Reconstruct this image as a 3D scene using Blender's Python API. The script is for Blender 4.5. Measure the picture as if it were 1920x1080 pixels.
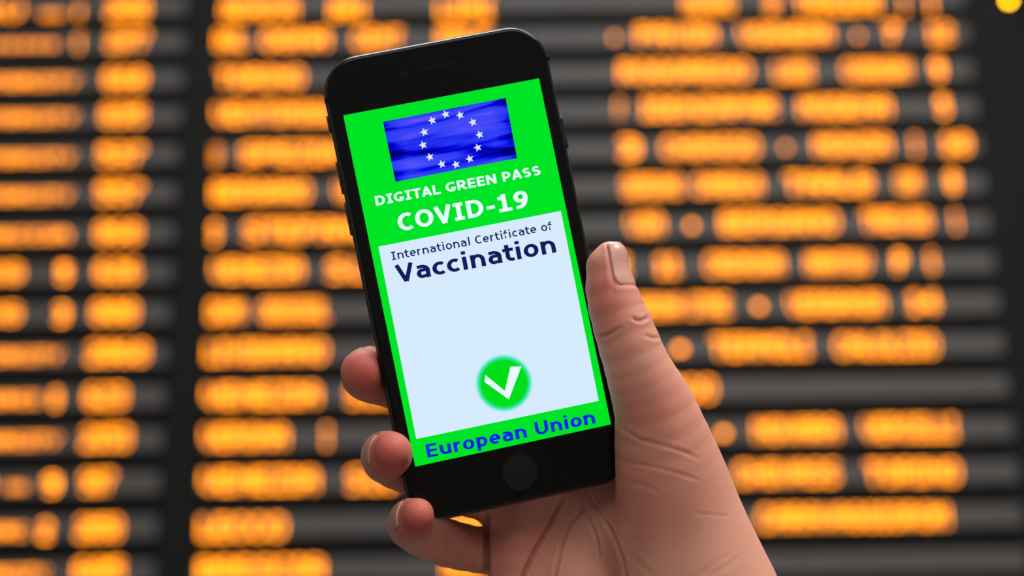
import bpy, bmesh, math, random
import numpy as np
from mathutils import Matrix, Vector

sc = bpy.context.scene
for o in list(bpy.data.objects):
    bpy.data.objects.remove(o)
COL = sc.collection

# ------------------------------------------------------------------ camera
F = 2700.0                      # focal length in pixels of the 1920x1080 frame
CX, CY = 960.0, 540.0
CAM = np.array([0.0, 0.0, 1.60])
BOARD_DIST = 4.0                # board, along the optical axis


def rot(a, b, c):
    a, b, c = (math.radians(v) for v in (a, b, c))
    rx = np.array([[1, 0, 0], [0, math.cos(a), -math.sin(a)], [0, math.sin(a), math.cos(a)]])
    ry = np.array([[math.cos(b), 0, math.sin(b)], [0, 1, 0], [-math.sin(b), 0, math.cos(b)]])
    rz = np.array([[math.cos(c), -math.sin(c), 0], [math.sin(c), math.cos(c), 0], [0, 0, 1]])
    return rz @ ry @ rx


BOARD_R = rot(-16.4666, 0.4248, 0.7145)                       # board axes in camera axes
S_BW = np.array([[1, 0, 0], [0, 0, -1], [0, 1, 0]], float)    # board (right, up, out) -> world
CAM_R = S_BW @ BOARD_R.T                                      # camera axes -> world


def cam2world(p):
    return CAM + np.asarray(p, float) @ CAM_R.T


def m4(r, t):
    m = Matrix.Identity(4)
    for i in range(3):
        for j in range(3):
            m[i][j] = float(r[i][j])
        m[i][3] = float(t[i])
    return m


cam_data = bpy.data.cameras.new('camera')
cam_data.sensor_width = 36.0
cam_data.lens = 36.0 * F / 1920.0
cam_data.clip_start = 0.01
cam_data.dof.use_dof = True
cam_data.dof.focus_distance = 0.4185
cam_data.dof.aperture_fstop = 6.5
cam_data.dof.aperture_blades = 0
cam = bpy.data.objects.new('camera', cam_data)
COL.objects.link(cam)
cam.matrix_world = m4(CAM_R, CAM)
sc.camera = cam

# ------------------------------------------------------------------ light
world = bpy.data.worlds.new('station_hall_light')
world.use_nodes = True
world.node_tree.nodes['Background'].inputs[0].default_value = (1.0, 0.97, 0.93, 1)
world.node_tree.nodes['Background'].inputs[1].default_value = 0.27
sc.world = world


def area(name, loc, target, sx, sy, power, color):
    d = bpy.data.lights.new(name, 'AREA')
    d.shape = 'RECTANGLE'
    d.size, d.size_y = sx, sy
    d.energy = power
    d.color = color
    ob = bpy.data.objects.new(name, d)
    COL.objects.link(ob)
    ob.location = loc
    ob.rotation_euler = (Vector(target) - Vector(loc)).to_track_quat('-Z', 'Y').to_euler()
    return ob


area('ceiling_light_right', (2.2, -0.6, 5.0), (0.1, 0.4, 1.6), 1.6, 1.2, 150, (1.0, 0.96, 0.90))
area('ceiling_light_ahead', (0.2, 1.6, 5.6), (0.0, 0.6, 1.5), 3.0, 0.8, 150, (0.97, 0.98, 1.0))

area('fill_light_behind', (0.6, -3.2, 4.6), (0.05, 0.4, 1.6), 4.0, 3.0, 130, (1.0, 0.95, 0.88))  # unseen lamp added behind the camera for more frontal light on the hand

vs = sc.view_settings
vs.view_transform = 'Standard'
vs.look = 'None'
vs.exposure = 0.0
vs.gamma = 1.0
vs.use_curve_mapping = False


# ------------------------------------------------------------------ helpers
def new_mat(name):
    m = bpy.data.materials.new(name)
    m.use_nodes = True
    return m, m.node_tree.nodes, m.node_tree.links


def principled(name, color, rough=0.5, metal=0.0, spec=0.5, noise=0.0, nscale=200.0, bump=0.0):
    m, n, l = new_mat(name)
    b = n['Principled BSDF']
    b.inputs['Base Color'].default_value = (*color, 1)
    b.inputs['Roughness'].default_value = rough
    b.inputs['Metallic'].default_value = metal
    b.inputs['Specular IOR Level'].default_value = spec
    if noise or bump:
        t = n.new('ShaderNodeTexCoord')
        x = n.new('ShaderNodeTexNoise')
        x.inputs['Scale'].default_value = nscale
        x.inputs['Detail'].default_value = 3
        l.new(t.outputs['Object'], x.inputs['Vector'])
        if noise:
            mx = n.new('ShaderNodeMix')
            mx.data_type = 'RGBA'
            mx.inputs[6].default_value = tuple(c * (1 - noise) for c in color) + (1,)
            mx.inputs[7].default_value = tuple(min(1, c * (1 + noise)) for c in color) + (1,)
            l.new(x.outputs['Fac'], mx.inputs[0])
            l.new(mx.outputs[2], b.inputs['Base Color'])
        if bump:
            bp = n.new('ShaderNodeBump')
            bp.inputs['Strength'].default_value = bump
            bp.inputs['Distance'].default_value = 0.001
            l.new(x.outputs['Fac'], bp.inputs['Height'])
            l.new(bp.outputs[0], b.inputs['Normal'])
    return m


def emitter(name, color, strength=1.0, sample=True):
    m, n, l = new_mat(name)
    n.remove(n['Principled BSDF'])
    e = n.new('ShaderNodeEmission')
    e.inputs[0].default_value = (*color, 1)
    e.inputs[1].default_value = strength
    l.new(e.outputs[0], n['Material Output'].inputs[0])
    if not sample:
        m.cycles.emission_sampling = 'NONE'
    return m


def srgb(*c):
    return tuple(((v / 255) / 12.92 if v / 255 <= 0.04045 else ((v / 255 + 0.055) / 1.055) ** 2.4) for v in c)


def link(name, mesh, mat=None, parent=None, smooth=False, loc=None):
    ob = bpy.data.objects.new(name, mesh)
    COL.objects.link(ob)
    if mat is not None and not mesh.materials:
        mesh.materials.append(mat)
    if parent is not None:
        ob.parent = parent
    if loc is not None:
        ob.location = loc
    if smooth:
        mesh.polygons.foreach_set('use_smooth', [True] * len(mesh.polygons))
    return ob


def pydata(name, verts, faces):
    me = bpy.data.meshes.new(name)
    me.from_pydata([tuple(map(float, v)) for v in verts], [], faces)
    me.update()
    return me


def tag(ob, label, cat, group=None):
    ob['label'] = label
    ob['category'] = cat
    if group:
        ob['group'] = group
    return ob


def boxes(name, blist):
    """one mesh of several boxes (x0,x1,y0,y1,z0,z1)"""
    v, f = [], []
    for x0, x1, y0, y1, z0, z1 in blist:
        k = len(v)
        v += [(x0, y0, z0), (x1, y0, z0), (x1, y1, z0), (x0, y1, z0), (x0, y0, z1), (x1, y0, z1), (x1, y1, z1), (x0, y1, z1)]
        f += [[k + i for i in q] for q in ((0, 3, 2, 1), (4, 5, 6, 7), (0, 1, 5, 4), (1, 2, 6, 5), (2, 3, 7, 6), (3, 0, 4, 7))]
    return pydata(name, v, f)


# ------------------------------------------------------------------ the place: wall and floor
BO = cam2world(np.array([0, 0, -BOARD_DIST]))          # board origin in world (board plane y = const)
WALL_Y = BO[1] + 0.16


def px_board(px, py):
    """pixel -> (right, up) metres on the board's face"""
    d = CAM_R @ np.array([(px - CX) / F, (CY - py) / F, -1.0])
    t = (BO[1] - CAM[1]) / d[1]
    p = CAM + d * t
    return p[0] - BO[0], p[2] - BO[2]


mat_wall = principled('dark_plaster', (0.035, 0.034, 0.034), 0.8, noise=0.15, nscale=6)
mat_floor = principled('grey_stone_floor', (0.14, 0.135, 0.13), 0.35, noise=0.12, nscale=9)
w = link('wall_back', boxes('wall_back', [(-6, 6, WALL_Y, WALL_Y + 0.2, 0, 6)]), mat_wall)
w['kind'] = 'structure'
fl = link('floor', boxes('floor', [(-6, 6, -4, WALL_Y, -0.1, 0)]), mat_floor)
fl['kind'] = 'structure'

# ------------------------------------------------------------------ departure board
board = bpy.data.objects.new('departure_board', None)
COL.objects.link(board)
board.location = BO
tag(board, 'large grey LED departure board with rows of glowing orange lettering', 'departure board')

mat_case = principled('board_black_casing', (0.004, 0.004, 0.004), 0.7, spec=0.15, noise=0.2, nscale=20)
mat_strip = principled('board_grey_strip', (0.066, 0.062, 0.060), 0.55, spec=0.25, noise=0.12, nscale=14)
mat_led = emitter('led_orange', (1.0, 0.27, 0.0), 5.0, sample=False)
mat_led_bright = emitter('led_orange_bright', (1.0, 0.27, 0.0), 7.4, sample=False)
mat_led_dim = emitter('led_orange_dim', (1.0, 0.27, 0.01), 2.8, sample=False)
mat_lamp = emitter('lamp_yellow', (1.0, 0.44, 0.0), 26.0, sample=False)

PITCH = 0.11757
V0 = 0.76316


def row_v(k):
    return V0 - k * PITCH


uL = px_board(-300, 540)[0]
uA1, uB0 = px_board(156, 540)[0], px_board(158, 540)[0]
uB1, uC0 = px_board(318, 540)[0], px_board(392, 540)[0]
uC1 = px_board(1868, 540)[0]
uR = px_board(2010, 540)[0]
vT, vB = row_v(-3.6), row_v(18.6)
# local axes of the board: x right, y into the wall, z up; lettering faces -y
link('casing', boxes('casing', [(uL - 0.3, uR, 0.03, 0.14, vB, vT)]), mat_case, board)
fr = 0.06
link('frame', boxes('frame', [(uL - 0.36, uR + 0.06, -0.03, 0.15, vT, vT + fr), (uL - 0.36, uR + 0.06, -0.03, 0.15, vB - fr, vB),
                              (uR, uR + 0.06, -0.03, 0.15, vB, vT), (uL - 0.36, uL - 0.3, -0.03, 0.15, vB, vT)]), mat_case, board)
link('column_divider', boxes('column_divider', [(uB1 + 0.008, uC0 - 0.008, 0.0, 0.03, vB, vT)]), mat_case, board)

strips = {}
SH = PITCH * 0.26
for cname, (a, b) in {'A': (uL - 0.3, uA1), 'B': (uB0, uB1), 'C': (uC0, uC1)}.items():
    bm = bmesh.new()
    # a strip with rounded long edges: profile in (y, z)
    prof = [(0.03, -SH), (0.008, -SH), (0.0, -SH * 0.86), (0.0, SH * 0.86), (0.008, SH), (0.03, SH)]
    v0 = [bm.verts.new((a, y, z)) for y, z in prof]
    v1 = [bm.verts.new((b, y, z)) for y, z in prof]
    for i in range(len(prof) - 1):
        bm.faces.new((v0[i], v0[i + 1], v1[i + 1], v1[i]))
    bm.faces.new(v0[::-1])
    bm.faces.new(v1)
    bmesh.ops.recalc_face_normals(bm, faces=bm.faces)
    me = bpy.data.meshes.new('row_strip')
    bm.to_mesh(me)
    bm.free()
    for k in range(-3, 19):
        strips[cname, k] = link('row_strip', me, mat_strip, board, loc=(0, 0, row_v(k)))

FONT = {
    'A': '01110 10001 10001 11111 10001 10001 10001', 'B': '11110 10001 10001 11110 10001 10001 11110',
    'C': '01110 10001 10000 10000 10000 10001 01110', 'D': '11110 10001 10001 10001 10001 10001 11110',
    'E': '11111 10000 10000 11110 10000 10000 11111', 'F': '11111 10000 10000 11110 10000 10000 10000',
    'G': '01110 10001 10000 10111 10001 10001 01110', 'H': '10001 10001 10001 11111 10001 10001 10001',
    'I': '111 010 010 010 010 010 111', 'L': '1000 1000 1000 1000 1000 1000 1111',
    'M': '10001 11011 10101 10101 10001 10001 10001', 'N': '10001 11001 10101 10011 10001 10001 10001',
    'O': '01110 10001 10001 10001 10001 10001 01110', 'P': '11110 10001 10001 11110 10000 10000 10000',
    'R': '11110 10001 10001 11110 10100 10010 10001', 'S': '01111 10000 10000 01110 00001 00001 11110',
    'T': '11111 00100 00100 00100 00100 00100 00100', 'U': '10001 10001 10001 10001 10001 10001 01110',
    'V': '10001 10001 10001 10001 10001 01010 00100', 'Y': '10001 10001 01010 00100 00100 00100 00100', 'Z': '11111 00001 00010 00100 01000 10000 11111',
    '.': '0 0 0 0 0 0 1', '-': '000 000 000 111 111 000 000', "'": '1 1 0 0 0 0 0',
    '0': '01110 10001 10011 10101 11001 10001 01110', '1': '010 110 010 010 010 010 111',
    '2': '01110 10001 00001 00110 01000 10000 11111', '3': '11110 00001 00001 01110 00001 00001 11110',
    '4': '00010 00110 01010 10010 11111 00010 00010', '5': '11111 10000 11110 00001 00001 10001 01110',
    '6': '01110 10000 10000 11110 10001 10001 01110', '7': '11111 00001 00010 00100 01000 01000 01000',
    '8': '01110 10001 10001 01110 10001 10001 01110', '9': '01110 10001 10001 01111 00001 00001 01110',
    '=': '11111 11111 11111 11111 11111', '_': '11111 11111 11111 11111 11111',
}
LED = 0.0077                      # LED pitch
BLUR = 47.0                       # the camera's blur circle on the board, in pixels


def led_word(text, x0, x1, y, col, row, tall=7, mat=None):
    """a word of LED dots whose blurred patch spans pixels x0..x1 around row line y"""
    h = BLUR / 2
    ua, v = px_board(x0 + h, y)
    ub, _ = px_board(x1 - h, y)
    width = max(ub - ua, LED * 1.0)
    glyphs = [FONT[c].split() for c in text]
    cols = sum(len(g[0]) for g in glyphs) + len(glyphs) - 1
    px = width / cols
    pz = LED * (tall / 7.0)
    verts, faces = [], []
    r, rb = 0.46, 0.495
    u = ua + px / 2
    for g in glyphs:
        n = len(g)
        for i, line in enumerate(g):
            for j, c in enumerate(line):
                if c == '1':
                    cx, cz = u + j * px, ((n - 1) / 2 - i) * pz
                    sx, sz = min(px, LED * 1.1), pz
                    k = len(verts)
                    verts += [(cx - rb * sx, 0.0, cz - rb * sz), (cx + rb * sx, 0.0, cz - rb * sz), (cx + rb * sx, 0.0, cz + rb * sz), (cx - rb * sx, 0.0, cz + rb * sz)]
                    verts += [(cx - r * sx, -0.002, cz - r * sz), (cx + r * sx, -0.002, cz - r * sz), (cx + r * sx, -0.002, cz + r * sz), (cx - r * sx, -0.002, cz + r * sz)]
                    faces += [[k + q for q in t] for t in ((4, 5, 6, 7), (0, 1, 5, 4), (1, 2, 6, 5), (2, 3, 7, 6), (3, 0, 4, 7))]
        u += (len(g[0]) + 1) * px
    me = pydata('led_word', verts, faces)
    par = strips[col, row]
    return link('led_word', me, mat or (mat_led_bright if len(text) <= 1 else mat_led), par, loc=(0, -0.0005, v - row_v(row)))


R3 = [(18, 60), (75, 66), (147, 135), (215, 203), (290, 275), (361, 345), (435, 418), (507, 495), (584, 570), (661, 650), (743, 730), (820, 805), (903, 888), (990, 972), (1070, 1058)]
# column A: short bars and round numbers (row = index)
A = [
    (0, [('RV', -60, 64, 1), ('==', 55, 140, 2), ('4', 122, 172, 1)]),
    (1, [('===', -60, 130, 2), ('6', 122, 172, 1)]),
    (2, [('INTERCITY', -70, 168, 0)]), (3, [('INTERCITY', -74, 165, 0)]), (4, [('INTERCITY', -80, 160, 0)]), (5, [('INTERCITY', -80, 156, 0)]),
    (6, [('FRECCIA', -80, 152, 0)]), (7, [('REG', -90, 64, 1), ('5', 88, 152, 1)]), (8, [('REG', -95, 60, 1), ('3', 84, 149, 1)]),
    (9, [('INTERCITY', -90, 136, 0)]), (10, [('INTERCI', -100, 95, 0), ('8', 76, 134, 1)]), (11, [('INTERCITY', -100, 133, 0)]),
    (12, [('R', -80, 8, 1), ('==', -10, 72, 2), ('9', 62, 132, 1)]), (13, [('INTERC', -100, 72, 0), ('2', 54, 117, 1)]), (14, [('INTERCITY', -110, 110, 0)]),
]
B = [('2650', 180, 300), ('2377', 180, 300), ('660', 174, 295), ('835', 169, 293), ('537', 164, 291), ('557', 161, 289), ('868', 159, 285), ('626', 159, 283),
     ('808', 152, 279), ('2068', 143, 299), ('623', 139, 259), ('2153', 133, 266), ('987', 131, 235), ('2058', 123, 249), ('605', 119, 252)]
C = [
    [('GENOVA', 394, 578), ('BRI', 598, 708), ('LIMI', 800, 943)],
    [('BOL', 383, 484), ('OGNA', 470, 638), ('CENT', 642, 775), ('RALE', 800, 943)],
    [('TORINO', 386, 590)], [('VENTIMIGLIA', 380, 700)], [('LA', 377, 434), ('SPEZIA', 430, 660)],
    [('BERGAMO', 376, 601), ('VIA', 608, 700)], [('S', 373, 432), ('STEFANO', 438, 720)], [('VENEZIA', 377, 588), ('S.L', 594, 710)],
    [('DOM', 369, 478), ('ODOSSOL', 468, 636)], [('LIVIGNANO', 364, 633)], [('VENEZIA', 361, 620), ('S.LU', 630, 760)],
    [('VERONA', 359, 560), ('I', 586, 632)], [('VENEZIA', 356, 617), ('S.LU', 631, 765)], [('LECCO', 352, 556), ('SON', 800, 930)], [('BRESCIA', 350, 628), ('MON', 812, 925)],
]
D = [
    [('MILANO', 1260, 1396, 8), ('CEN', 1415, 1480, 8), ('TRALEMI', 1470, 1672, 8), ('2', 1668, 1712, 8), ('3', 1718, 1772, 8)],
    [('-', 1126, 1170, 69), ('PAVIA', 1172, 1362, 66), ('VOGHERA', 1366, 1580, 65), ('-', 1583, 1634, 66), ('7', 1640, 1706, 62), ('12', 1720, 1806, 62)],
    [('ROGOREDO', 1140, 1427, 135), ('LODI', 1431, 1545, 134), ('CODOGN', 1560, 1727, 132), ('9', 1726, 1790, 130)],
    [('F', 1136, 1183, 206), ('IDENZA PAR'.replace(' ', ''), 1182, 1477, 204), ('MODENA', 1478, 1690, 202), ('5', 1738, 1799, 200)],
    [('3', 1141, 1220, 278), ('CHIASSO', 1222, 1442, 277), ('-', 1447, 1498, 275), ('MONZA', 1506, 1690, 273), ('I', 1690, 1742, 272), ('10', 1746, 1840, 270)],
    [('SEREGNO', 1146, 1300, 350), ('CAMERLA', 1280, 1449, 348), ('TA ALB'.replace(' ', ''), 1451, 1656, 345), ('COM', 1660, 1745, 342), ('8', 1755, 1817, 340)],
    [('VIA', 1157, 1264, 421), ('-', 1269, 1325, 421), ('BERGAMO', 1331, 1592, 418), ('TREVIG', 1595, 1765, 414), ('1', 1766, 1817, 413)],
    [('E', 1136, 1198, 500), ('11', 1210, 1294, 498), ('CREMONA', 1303, 1489, 496), ('MANTOV', 1491, 1652, 494), ('P', 1657, 1720, 492), ('6', 1720, 1774, 490)],
    [('ARONA', 1170, 1300, 576), ('STRE', 1270, 1390, 574), ('-', 1394, 1452, 572), ('VERBANIA', 1458, 1679, 571), ('14', 1683, 1782, 567)],
    [('-', 1245, 1306, 652), ('TERMOLI', 1313, 1540, 651), ('CALOLZIO', 1546, 1778, 649)],
    [('LECCO', 1180, 1362, 731)],
    [('-', 1327, 1386, 810), ('NOVARA', 1393, 1594, 807), ('VERCELLI', 1598, 1814, 804)],
    [('CHIVASS', 1358, 1594, 889), ('TORINO', 1603, 1819, 887)],
    [('CARAVAGGIO ROM'.replace(' ', ''), 1402, 1800, 972)],
    [],
]
for row, words in A:
    yc = R3[row][0] + 8
    for t, x0, x1, kind in words:
        if kind == 0:
            led_word(t, x0, x1, yc, 'A', row, 3.4)
        elif kind == 1:
            led_word(t, x0, x1, yc - 3, 'A', row, 6)
        else:
            g = FONT['=']
            ob = led_word('-' * max(2, len(t) * 2), x0, x1, yc, 'A', row, 8, mat_led_dim)
for row, (t, x0, x1) in enumerate(B):
    led_word(t, x0, x1, R3[row][0] + 1 - (0 if row else 2), 'B', row)
for row, words in enumerate(C):
    for t, x0, x1 in words:
        yy = R3[row][0] + (R3[row][1] - R3[row][0]) * ((x0 + x1) / 2 - 480) / 1050 if row else 18
        led_word(t, x0, x1, yy, 'C', row)
for row, words in enumerate(D):
    for t, x0, x1, y in words:
        led_word(t, x0, x1, y, 'C', row)

# small round signal lamp near the board's upper corner
lu, lv = px_board(1894, -4)
lamp_bm = bmesh.new()
bmesh.ops.create_uvsphere(lamp_bm, u_segments=16, v_segments=8, radius=0.0085)
me = bpy.data.meshes.new('signal_lamp')
lamp_bm.to_mesh(me)
lamp_bm.free()
lamp = link('signal_lamp', me, mat_lamp, board, smooth=True, loc=(lu, 0.012, lv))
bm = bmesh.new()
bmesh.ops.create_cone(bm, cap_ends=True, segments=20, radius1=0.014, radius2=0.012, depth=0.022)
bmesh.ops.rotate(bm, verts=bm.verts, matrix=Matrix.Rotation(math.pi / 2, 3, 'X'))
me = bpy.data.meshes.new('lamp_socket')
bm.to_mesh(me)
bm.free()
link('lamp_socket', me, mat_case, lamp, loc=(0, 0.015, 0))

# ------------------------------------------------------------------ smartphone (local: x right, y up the phone, z out of the glass)
PH_R = rot(-1.30, 5.86, 11.56)
PH_T = np.array([-10.012, 5.092, -420.676])         # millimetres in camera axes
phone = bpy.data.objects.new('smartphone', None)
COL.objects.link(phone)
phone.matrix_world = m4(CAM_R @ PH_R, cam2world(PH_T / 1000))
tag(phone, 'black smartphone held in the hand, showing a bright green digital vaccination pass', 'smartphone')
MM = 0.001
PW, PHH, PT, PCR = 67.3, 138.4, 7.3, 11.2


def px_phone(px, py):
    """pixel -> (x, y) mm on the glass plane"""
    d = np.array([(px - CX) / F, (CY - py) / F, -1.0])
    n = PH_R[:, 2]
    t = (PH_T @ n) / (d @ n)
    q = PH_R.T @ (d * t - PH_T)
    return float(q[0]), float(q[1])


def rrect(w, h, r, seg=10):
    pts = []
    for cx, cy, a0 in ((w / 2 - r, h / 2 - r, 0), (-w / 2 + r, h / 2 - r, 90), (-w / 2 + r, -h / 2 + r, 180), (w / 2 - r, -h / 2 + r, 270)):
        for i in range(seg + 1):
            a = math.radians(a0 + 90 * i / seg)
            pts.append((cx + r * math.cos(a), cy + r * math.sin(a)))
    return pts


def slab(name, w, h, r, profile, seg=12):
    """rounded slab from a list of (inset, z) in mm, bottom to top"""
    v, f = [], []
    n = None
    for ins, z in profile:
        p = rrect(w - 2 * ins, h - 2 * ins, max(r - ins, 0.2), seg)
        n = len(p)
        v += [(x * MM, y * MM, z * MM) for x, y in p]
    for k in range(len(profile) - 1):
        for i in range(n):
            j = (i + 1) % n
            f.append([k * n + i, k * n + j, (k + 1) * n + j, (k + 1) * n + i])
    f.append(list(range(n))[::-1])
    f.append([(len(profile) - 1) * n + i for i in range(n)])
    return pydata(name, v, f)


mat_alu = principled('black_aluminium', (0.045, 0.044, 0.046), 0.30, 0.9)
mat_glass = principled('black_glass', (0.003, 0.003, 0.003), 0.12, 0.0, 0.17)
mat_btn = principled('black_button', (0.012, 0.011, 0.012), 0.35, 0.2)
mat_ear = principled('earpiece_mesh', (0.003, 0.003, 0.003), 0.5, spec=0.12)
mat_dark = principled('black_recess', (0.002, 0.002, 0.002), 0.5, spec=0.15)

prof = []
for i in range(13):
    a = -math.pi / 2 + math.pi * i / 12
    prof.append((3.2 * (1 - abs(math.cos(a)) ** 0.75), -PT / 2 - 0.15 + (PT / 2 - 0.15) * math.sin(a)))
ob = link('body', slab('body', PW, PHH, PCR, prof), mat_alu, phone, smooth=True)
ob['label'] = 'black metal shell with rounded sides'
mod = ob.modifiers.new('e', 'EDGE_SPLIT')
mod.split_angle = math.radians(50)
gp = [(1.05, -0.75), (0.95, -0.45), (1.15, -0.22), (1.6, -0.06), (2.1, 0.0)]
glass = link('front_glass', slab('front_glass', PW, PHH, PCR, gp), mat_glass, phone, smooth=True)
glass.modifiers.new('e', 'EDGE_SPLIT').split_angle = math.radians(40)


def pill(name, w, h, z0, z1, seg=6, r=None):
    return slab(name, w, h, (min(w, h) / 2 - 0.01) if r is None else r, [(0, z0), (0, z1 - 0.02), (0.05, z1)], seg)


link('earpiece', pill('earpiece', 9.5, 1.1, 0.0, 0.05), mat_ear, glass, loc=(0.6 * MM, 60.9 * MM, 0))


def disc(name, r, z, seg=48, r0=0.0):
    v, f = [], []
    if r0:
        for i in range(seg):
            a = 2 * math.pi * i / seg
            v += [(r0 * math.cos(a) * MM, r0 * math.sin(a) * MM, z * MM), (r * math.cos(a) * MM, r * math.sin(a) * MM, z * MM)]
        f = [[2 * i, 2 * i + 1, (2 * i + 3) % (2 * seg), (2 * i + 2) % (2 * seg)] for i in range(seg)]
    else:
        v = [(r * math.cos(2 * math.pi * i / seg) * MM, r * math.sin(2 * math.pi * i / seg) * MM, z * MM) for i in range(seg)]
        f = [list(range(seg))]
    return pydata(name, v, f)


def dome(name, r, depth, seg=48, rings=8, rise=0.0):
    """a shallow dish (depth<0) or dome with a rounded rim"""
    v, f = [(0, 0, depth * MM)], []
    for k in range(1, rings + 1):
        t = k / rings
        z = depth * (1 - t * t) + rise * math.exp(-((t - 0.93) / 0.06) ** 2)
        for i in range(seg):
            a = 2 * math.pi * i / seg
            v.append((r * t * math.cos(a) * MM, r * t * math.sin(a) * MM, z * MM))
    for i in range(seg):
        f.append([0, 1 + i, 1 + (i + 1) % seg])
    for k in range(rings - 1):
        for i in range(seg):
            j = (i + 1) % seg
            f.append([1 + k * seg + i, 1 + (k + 1) * seg + i, 1 + (k + 1) * seg + j, 1 + k * seg + j])
    return pydata(name, v, f)


link('front_camera', dome('front_camera', 1.1, 0.05), principled('lens_dark', (0.005, 0.005, 0.009), 0.15, spec=0.22), glass, smooth=True, loc=(-9.6 * MM, 60.6 * MM, 0.02 * MM))
hx, hy = px_phone(975, 885)
mat_home = principled('home_button_sapphire', (0.006, 0.0045, 0.0045), 0.2, spec=0.3)
hb = link('home_button', dome('home_button', 5.0, 0.06), mat_home, phone, smooth=True, loc=(hx * MM, hy * MM, 0.03 * MM))
# the ring is a slim torus round the button
v, f = [], []
for i in range(64):
    a = 2 * math.pi * i / 64
    for j in range(8):
        b = 2 * math.pi * j / 8
        rr = 5.25 + 0.28 * math.cos(b)
        v.append((rr * math.cos(a) * MM, rr * math.sin(a) * MM, 0.10 * math.sin(b) * MM))
for i in range(64):
    for j in range(8):
        f.append([i * 8 + j, ((i + 1) % 64) * 8 + j, ((i + 1) % 64) * 8 + (j + 1) % 8, i * 8 + (j + 1) % 8])
link('ring', pydata('ring', v, f), mat_dark, hb, smooth=True)


def side_button(name, side, y, length, w=2.4, out=0.55):
    me = slab(name, w, length, w / 2 - 0.05, [(0, -1.2), (0, out - 0.15), (0.15, out)], 5)
    R = Matrix.Rotation(math.radians(90 * side), 4, 'Y')
    me.transform(R)
    return link(name, me, mat_btn, phone, smooth=False, loc=(side * PW / 2 * MM, y * MM, (-PT / 2 - 0.15) * MM))


side_button('mute_switch', -1, px_phone(620, 215)[1] - 2.0, 5.0)
side_button('volume_button', -1, px_phone(637, 330)[1], 10.0)
side_button('volume_button', -1, px_phone(653, 408)[1], 10.0)
side_button('power_button', 1, px_phone(1058, 245)[1], 10.0)
for yy in (PHH / 2 - 8.3,):
    for sd in (-1, 1):
        me = slab('antenna_line', 1.1, PT - 1.0, 0.2, [(0, -0.8), (0, 0.04)], 2)
        me.transform(Matrix.Rotation(math.radians(90), 4, 'X') if False else Matrix.Identity(4))
        me.transform(Matrix.Rotation(math.radians(90), 4, 'X'))
        me.transform(Matrix.Rotation(math.radians(90 * sd), 4, 'Z') if sd > 0 else Matrix.Rotation(math.radians(-90), 4, 'Z'))
        link('antenna_line', me, mat_dark, phone, loc=(sd * (PW / 2) * MM, (PHH / 2 - 11.5) * MM, (-PT / 2 - 0.15) * MM))

# ---- the lit screen and what it shows (each layer a hair above the last)
SW, SHH = 58.5, 104.05


def poly(name, pts, z):
    return pydata(name, [(x * MM, y * MM, z * MM) for x, y in pts], [list(range(len(pts)))])


mat_green = emitter('screen_green', srgb(0, 228, 38), 1.0)
mat_white = emitter('screen_white', srgb(214, 235, 253), 1.0)
mat_navy = emitter('screen_navy', srgb(20, 28, 92), 1.0)
mat_blue = emitter('screen_blue', srgb(8, 36, 225), 1.0)
mat_pure = emitter('screen_pure_white', srgb(232, 250, 255), 1.0)
screen = link('screen', poly('screen', [(-SW / 2, -SHH / 2), (SW / 2, -SHH / 2), (SW / 2, SHH / 2), (-SW / 2, SHH / 2)], 0.05), mat_green, phone)
screen['label'] = 'bright green lit display'


def quad_px(name, pxs, z, mat):
    return link(name, poly(name, [px_phone(*p) for p in pxs][::-1], z), mat, screen)


quad_px('white_panel', [(709.5, 462.5), (1051.5, 395.5), (1122.5, 751.5), (780.5, 823)], 0.09, mat_white)

# flag: blue cloth picture with folds (flat picture on a screen)
mf, n, l = new_mat('flag_picture')
n.remove(n['Principled BSDF'])
em = n.new('ShaderNodeEmission')
l.new(em.outputs[0], n['Material Output'].inputs[0])
uvn = n.new('ShaderNodeTexCoord')
mp = n.new('ShaderNodeMapping')
mp.inputs['Rotation'].default_value = (0, 0, math.radians(-24))
mp.inputs['Scale'].default_value = (0.55, 2.6, 1)
l.new(uvn.outputs['Generated'], mp.inputs[0])
wv = n.new('ShaderNodeTexNoise')
wv.inputs['Scale'].default_value = 2.2
wv.inputs['Detail'].default_value = 3
wv.inputs['Roughness'].default_value = 0.42
wv.inputs['Distortion'].default_value = 0.5
l.new(mp.outputs[0], wv.inputs['Vector'])
rampn = n.new('ShaderNodeValToRGB')
el = rampn.color_ramp.elements
el[0].position, el[0].color = 0.28, (*srgb(0, 0, 110), 1)
el[1].position, el[1].color = 0.72, (*srgb(110, 90, 250), 1)
for pos, c in ((0.38, srgb(5, 8, 225)), (0.48, srgb(45, 60, 245)), (0.60, srgb(66, 72, 250))):
    e = el.new(pos)
    e.color = (*c, 1)
l.new(wv.outputs['Fac'], rampn.inputs[0])
sep = n.new('ShaderNodeSeparateXYZ')
l.new(uvn.outputs['Generated'], sep.inputs[0])
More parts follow.
